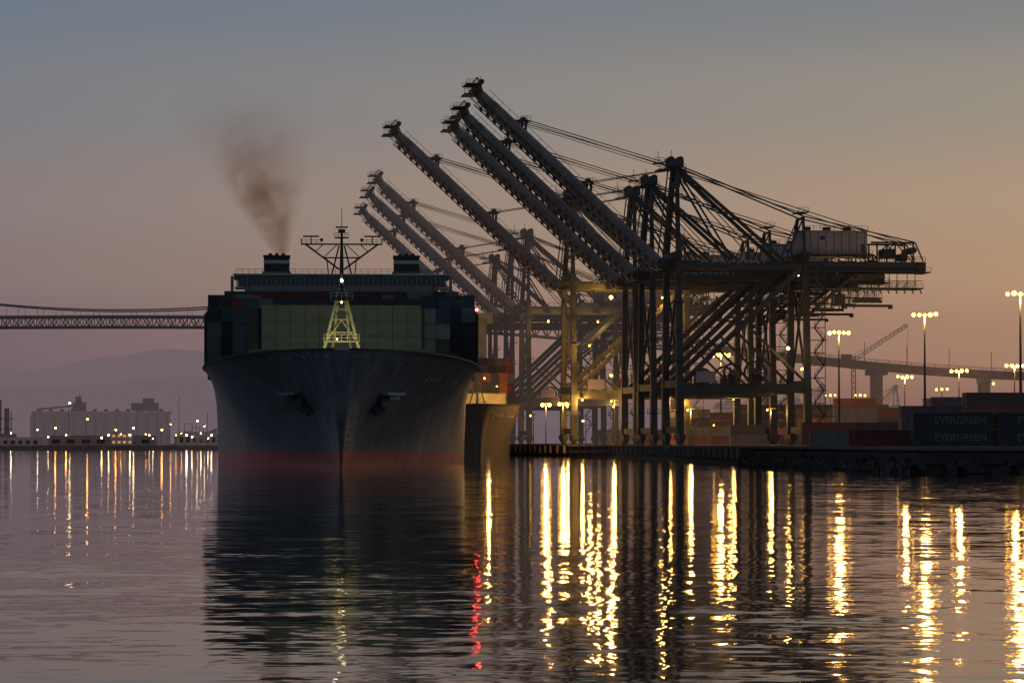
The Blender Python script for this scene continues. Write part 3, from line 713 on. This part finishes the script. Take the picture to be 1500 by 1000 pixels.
# ---------------------------------------------------------------- suspension bridge
br=empty('suspension_bridge',(0,1315,0))
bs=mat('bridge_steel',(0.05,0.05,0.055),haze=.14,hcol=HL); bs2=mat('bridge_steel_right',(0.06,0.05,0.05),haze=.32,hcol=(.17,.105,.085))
def dz(x): 
    if x<-60: return 55.5-(x+166)**2*.00006
    t=min(1,(x+60)/300); return 54.8-22*t*t*(3-2*t)*1.05
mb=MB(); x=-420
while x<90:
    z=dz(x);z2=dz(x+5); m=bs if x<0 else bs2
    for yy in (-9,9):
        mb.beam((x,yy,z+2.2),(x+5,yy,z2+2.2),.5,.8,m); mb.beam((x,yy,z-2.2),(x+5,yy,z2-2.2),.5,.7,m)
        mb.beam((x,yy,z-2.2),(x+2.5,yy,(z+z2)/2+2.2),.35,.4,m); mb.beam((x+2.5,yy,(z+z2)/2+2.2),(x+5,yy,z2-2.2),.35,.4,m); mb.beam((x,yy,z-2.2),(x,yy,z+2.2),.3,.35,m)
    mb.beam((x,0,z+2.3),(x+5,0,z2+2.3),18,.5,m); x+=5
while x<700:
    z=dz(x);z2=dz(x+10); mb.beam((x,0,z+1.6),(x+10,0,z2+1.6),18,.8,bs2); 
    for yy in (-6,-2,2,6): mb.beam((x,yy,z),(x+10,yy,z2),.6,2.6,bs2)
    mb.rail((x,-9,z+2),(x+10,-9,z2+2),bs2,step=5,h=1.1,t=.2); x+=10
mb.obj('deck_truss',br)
mb=MB()
for x in (110,156,202,248,294,340,400,460):
    wx=3.0 if x!=156 else 7
    for yy in (-6,6): mb.beam((x,yy,0),(x,yy,dz(x)-1.2),wx,3.2,bs2)
    mb.beam((x,-8,dz(x)-2.2),(x,8,dz(x)-2.2),wx+1,2.2,bs2)
mb.obj('piers',br)
mb=MB()
def cz(x):
    if x<=-44: return 61.0+.00091*(x+166)**2-.6
    return max(dz(x)+2.3, 73.9-(x+44)*.30)
for yy in (-9,9):
    x=-290
    while x<40:
        mb.beam((x,yy,cz(x)),(x+8,yy,cz(x+8)),.55,.55,bs)
        if cz(x)-dz(x)>3: mb.beam((x,yy,cz(x)),(x,yy,dz(x)+2.2),.16,.16,bs)
        x+=8
    for X in (-44,-288):
        mb.beam((X,yy,0),(X,yy,75),2.4,2.6,bs)
for X in (-44,-288):
    for z in (30,50,72): mb.beam((X,-9,z),(X,9,z),1.8,1.8,bs)
mb.obj('cables_and_towers',br)
mb=MB()
for x in range(60,240,18):
    z=dz(x)+2; mb.beam((x,-8.5,z),(x,-8.5,z+8),.25,.25,bs2)
mb.obj('deck_poles',br)

# ---------------------------------------------------------------- distant jib crane, far terminal cranes
jc=empty('crawler_crane',(153,1250,3.4)); jm=mat('jib_steel',(.06,.05,.05),haze=.35,hcol=(.17,.105,.085)); mb=MB()
def lattice(p,q,wd,m,n=14,t=.22):
    p=Vector(p);q=Vector(q); sd=Vector((0,wd/2,0)); d=(q-p).normalized(); up=Vector((-d.z,0,d.x))*wd/2
    for a in (up+sd,up-sd,-up+sd,-up-sd): mb.beam(p+a,q+a,t,t,m)
    for i in range(n):
        a=p.lerp(q,i/n);b_=p.lerp(q,(i+1)/n)
        for s in (sd,-sd): mb.beam(a+up+s,b_-up+s,t*.7,t*.7,m); mb.beam(a-up+s,b_+up+s,t*.7,t*.7,m)
lattice((-14,0,34),(8,0,48.5),1.3,jm,t=.16); lattice((-14,0,2),(-14,0,36),1.6,jm,t=.18)
mb.beam((-14,0,36),(-20,0,33),.4,.4,jm); mb.beam((-20,0,33),(8,0,48.5),.12,.12,jm); mb.box((-15,0,1.6),(8,5,3),jm); mb.beam((8,0,48),(8,0,30),.1,.1,jm); mb.box((-17,0,35),(4,3,3),jm)
mb.obj('mast_and_jib',jc)
for x,y,s in ((190,1880,.85),(150,1850,.8),(225,1800,.8)):
    e=empty('gantry_crane',(x,y,3.4),R(-160),s*.62)
    for k,me in dist.items():
        if k in('raised_boom',): continue
        o=bpy.data.objects.new(k,me); scene.collection.objects.link(o); o.parent=e

# ---------------------------------------------------------------- left far shore: silos, sheds, refinery
HS=(0.115,0.088,0.098)
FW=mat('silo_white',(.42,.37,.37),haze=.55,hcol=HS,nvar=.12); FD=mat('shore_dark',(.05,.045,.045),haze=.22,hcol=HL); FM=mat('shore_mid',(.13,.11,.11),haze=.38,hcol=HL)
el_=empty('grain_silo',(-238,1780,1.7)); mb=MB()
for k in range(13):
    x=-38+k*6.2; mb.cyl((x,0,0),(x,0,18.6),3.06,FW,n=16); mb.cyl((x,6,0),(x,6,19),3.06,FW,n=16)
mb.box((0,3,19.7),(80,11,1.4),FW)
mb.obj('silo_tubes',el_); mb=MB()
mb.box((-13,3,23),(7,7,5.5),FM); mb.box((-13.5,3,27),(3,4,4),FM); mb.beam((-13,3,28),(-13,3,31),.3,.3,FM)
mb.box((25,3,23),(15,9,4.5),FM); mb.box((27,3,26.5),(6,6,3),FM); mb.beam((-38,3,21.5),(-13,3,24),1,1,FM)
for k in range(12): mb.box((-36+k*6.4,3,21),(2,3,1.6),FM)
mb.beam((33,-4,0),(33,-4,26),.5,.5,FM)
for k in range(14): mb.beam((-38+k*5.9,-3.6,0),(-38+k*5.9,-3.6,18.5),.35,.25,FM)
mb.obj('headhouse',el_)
random.seed(12)
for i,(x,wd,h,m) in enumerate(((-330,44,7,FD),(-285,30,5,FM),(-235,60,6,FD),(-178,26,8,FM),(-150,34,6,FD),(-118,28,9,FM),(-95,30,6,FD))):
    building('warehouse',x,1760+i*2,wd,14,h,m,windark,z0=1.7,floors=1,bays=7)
e=empty('refinery',(-170,1790,1.7)); mb=MB()
for k in range(34):
    x=random.uniform(-24,62); h=random.uniform(6,18); y=random.uniform(0,20)
    if k%3==0: mb.cyl((x,y,0),(x,y,h),random.uniform(.8,1.6),FM,n=10)
    elif k%3==1:
        mb.cyl((x,y,0),(x,y,h*.6),random.uniform(3,4.5),FM,n=14)
    else:
        for q in range(3):
            mb.box((x,y,h*(q+1)/3),(5,4,.4),FM)
        for a in (-2.3,2.3): mb.beam((x+a,y,0),(x+a,y,h),.4,.4,FM)
        mb.beam((x-2.3,y,0),(x+2.3,y,h/2),.3,.3,FM)
mb.beam((-24,0,0),(-24,0,30),.5,.5,FM,.3,.3); mb.beam((4,0,0),(4,0,24),.6,.6,FM); mb.beam((-8,5,0),(-8,5,20),.5,.5,FM)
mb.obj('columns_and_tanks',e)
e=empty('refinery',(-296,1770,1.7)); mb=MB()
mb.cyl((0,0,0),(0,0,27),2,FD,n=10); mb.cyl((5,0,0),(5,0,22),1.5,FD,n=10); mb.cyl((-6,2,0),(-6,2,24),1.6,FD,n=10); mb.box((2,0,10),(13,6,.5),FD); mb.box((2,0,16),(13,6,.5),FD)
for a in (-4,2,8): mb.beam((a,-3,0),(a,-3,20),.5,.5,FD)
mb.box((0,0,4),(20,8,7),FD); mb.obj('columns_and_tanks',e)
mb=MB(); mb.box((-200,1742,.9),(700,12,3.2),mat('shore_wall',(.03,.03,.03),haze=.1,hcol=HL)); mb.obj('seawall')
cols=[emit('lamp_cool_white',(1,.80,.50),90),emit('lamp_warm',(1,.40,.06),90),emit('lamp_pale',(1,.68,.30),75)]
random.seed(44)
pts=[(-297,8),(-295,20),(-290,5),(-283,7),(-268,9),(-262,5),(-252,6),(-240,15),(-228,6),(-224,9),(-221,6.5),(-216,6),(-214,10),(-207,6.5),(-205,6),(-198,9),(-190,6),(-187,7),(-184,6),(-178,14),(-176,7),(-174,11),(-170,6),(-166,8),(-160,6),(-158,11),(-250,24),(-300,13),(-193,12),(-181,5),(-258,10),(-232,4.5),(-203,4),(-172,4),(-163,15),(-154,7),(-150,5)]
for x,h in pts:
    e=empty('shore_lamp',(x,1733,2.5)); mb=MB(); mb.cyl((0,0,0),(0,0,h),.12,pole,n=6); mb.beam((0,0,h),(.8,0,h),.12,.12,pole); mb.obj('pole',e)
    mb=MB(); mb.ball((.6,-.2,h-.3),random.uniform(.2,.48),random.choice(cols)); mb.obj('bulb',e)
e=building('lit_shed',-220,1736,12,6,7,FM,winlit,z0=2.5,floors=2,bays=4)
